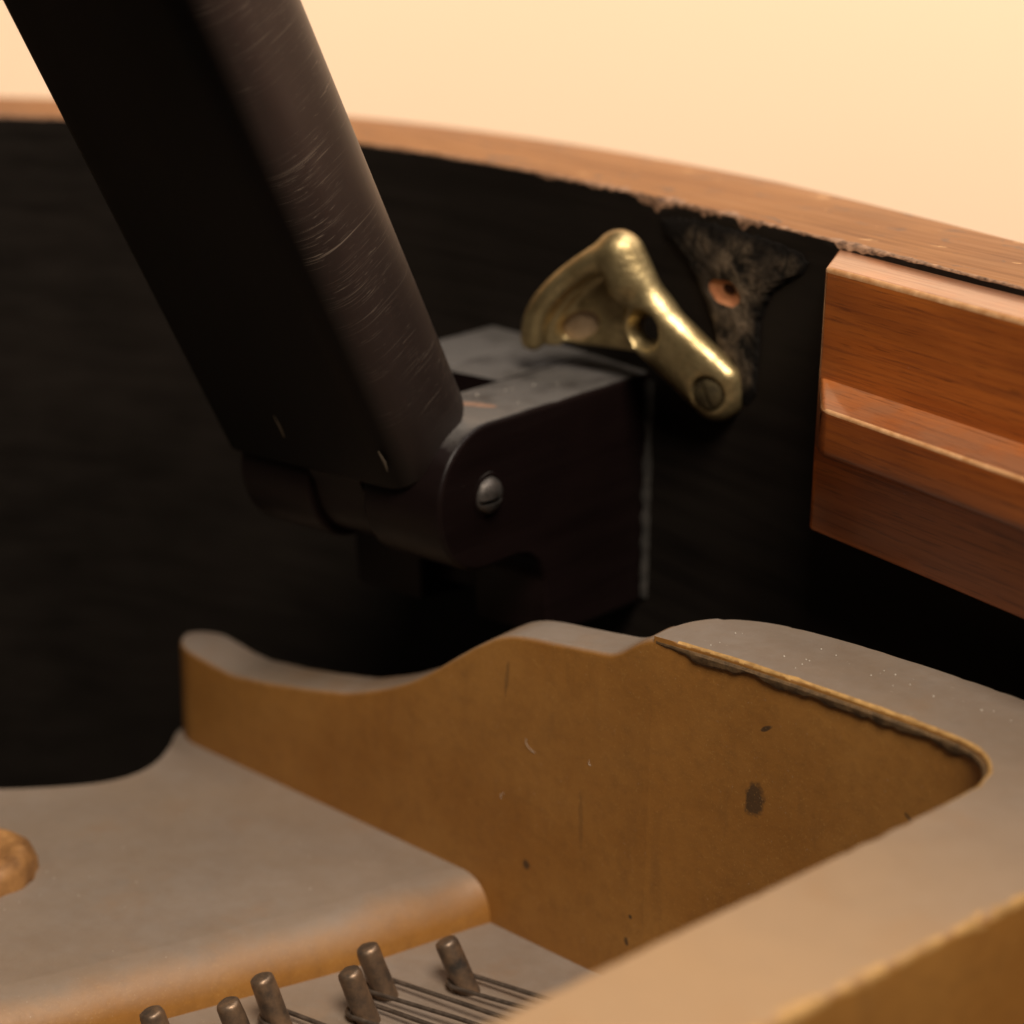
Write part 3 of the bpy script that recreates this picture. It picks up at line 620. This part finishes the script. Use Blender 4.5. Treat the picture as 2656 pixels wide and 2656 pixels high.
# ------------------------------------------------------------------ hitch pins (parts of the plate) and strings
pins = [((20.8, -81.2), (-3.9, -1.4)), ((11.3, -91.0), (-2.6, -1.8)), ((13.9, -98.6), (-2.3, -1.9)), ((4.5, -109.1), (-2.6, -1.6)), ((5.4, -117.8), (-2.2, -1.7)), ((-1.9, -127.3), (-2.2, -1.6))]
bm = bmesh.new(); hp = 9.6
lathe(bm, [(2.05, -2.0), (2.05, 3), (2.0, 6.5), (1.98, 8.7), (1.8, 9.3), (1.35, 9.6), (0.5, 9.66)], (0, 0, 0), (0, 0, 1), 24)
for v in bm.verts: q = v.co / MM; v.co += Vector((nz(q.x, q.y, q.z, 0.9), nz(q.y, q.z, q.x, 0.9), 0.5 * nz(q.z, q.x, q.y, 0.8))) * 0.00018
pin0 = None
for i, (b, d) in enumerate(pins):
    if pin0 is None: o = obj('hitch_pin', bm, M['pin'], plate, 50); pin0 = o
    else:
        o = pin0.copy(); scene.collection.objects.link(o); o.parent = plate
    q = Vector((0, 0, 1)).rotation_difference(Vector((d[0], d[1], 9.0)).normalized())
    o.matrix_parent_inverse = plate.matrix_world.inverted()
    o.matrix_basis = Matrix.Translation(V(b[0], b[1], ZP)) @ q.to_matrix().to_4x4() @ Matrix.Rotation(i * 1.3, 4, 'Z')
names = ['steel string looped round the rightmost hitch pin, passing under the strut', 'steel string looped round the second hitch pin from the right, back row', 'steel string looped round the third hitch pin from the right, front row', 'steel string looped round the fourth hitch pin from the right', 'steel string looped round the fifth pin from the right, at bottom edge', 'steel string looped round the leftmost hitch pin at bottom edge']
for i, (b, d) in enumerate(pins):
    bm = bmesh.new(); zc = ZP + 1.7 + 0.15 * (i % 2); r = 2.5; sx, sy = b[0] - 0.75, b[1] - 0.3; dv = Vector((0.995, 0.09 - 0.012 * i, 0)).normalized(); sd = Vector((-dv.y, dv.x, 0)); ln = 78
    pts = [Vector((sx, sy, zc)) + dv * ln + sd * 1.5 + Vector((0, 0, 2.0)), Vector((sx, sy, zc)) + dv * 16 + sd * 2.1 + Vector((0, 0, 0.5))]
    for a in np.linspace(math.pi / 2, 3 * math.pi / 2, 13): pts.append(Vector((sx, sy, zc - 0.25 * math.sin(a * 0.5))) + dv * (r * math.cos(a)) + sd * (r * math.sin(a)))
    pts += [Vector((sx, sy, zc)) + dv * 16 - sd * 2.1 + Vector((0, 0, 0.5)), Vector((sx, sy, zc)) + dv * ln - sd * 1.5 + Vector((0, 0, 2.0))]
    tube(bm, pts, 0.4, 8)
    s_ = obj('piano_string', bm, M['string'], None, 60); tag(s_, names[i], 'string', 'strings on the hitch pins')

# ------------------------------------------------------------------ lint and dust caught on the casting and block
bm = bmesh.new(); rng = random.Random(3)
def wall_front(u): return -64.3 + (44.2 - u) * 0.1027
def fibre(p, n, ln, r=0.07):
    p = Vector(p); d = Vector((rng.uniform(-1, 1), 0.0, rng.uniform(-1, 1))).normalized(); pts = [p]
    for q in range(7):
        d = (d + Vector((rng.uniform(-.7, .7), rng.uniform(-.1, .05), rng.uniform(-.7, .7)))).normalized(); p = p + d * ln / 7; pts.append(p)
    tube(bm, pts, r, 4)
for (u, z, ln) in ((19.5, -51, 3.2), (31.5, -48.5, 2.2), (12, -62, 1.5)):
    fibre((u, wall_front(u) - 0.1, z), None, ln, 0.035)
def speck(x, y, z, r):
    bmesh.ops.create_icosphere(bm, subdivisions=1, radius=r * MM, matrix=Matrix.Translation(V(x, y, z)))
for _ in range(26): 
    u = rng.uniform(52, 104); speck(u, rng.uniform(-63, -49.5), ZF + 0.1, rng.uniform(0.05, 0.15))
for _ in range(30): speck(rng.uniform(-60, -8), rng.uniform(-125, -64), ZR + 0.1, rng.uniform(0.04, 0.12))
for _ in range(8): speck(rng.uniform(-14, -2), rng.uniform(-40, -10), 1.0, rng.uniform(0.05, 0.2))
dst = obj('dust', bm, M['dust'], None, 0); dst['kind'] = 'stuff'; tag(dst, 'pale lint fibres and dust specks lying on the casting', 'dust')
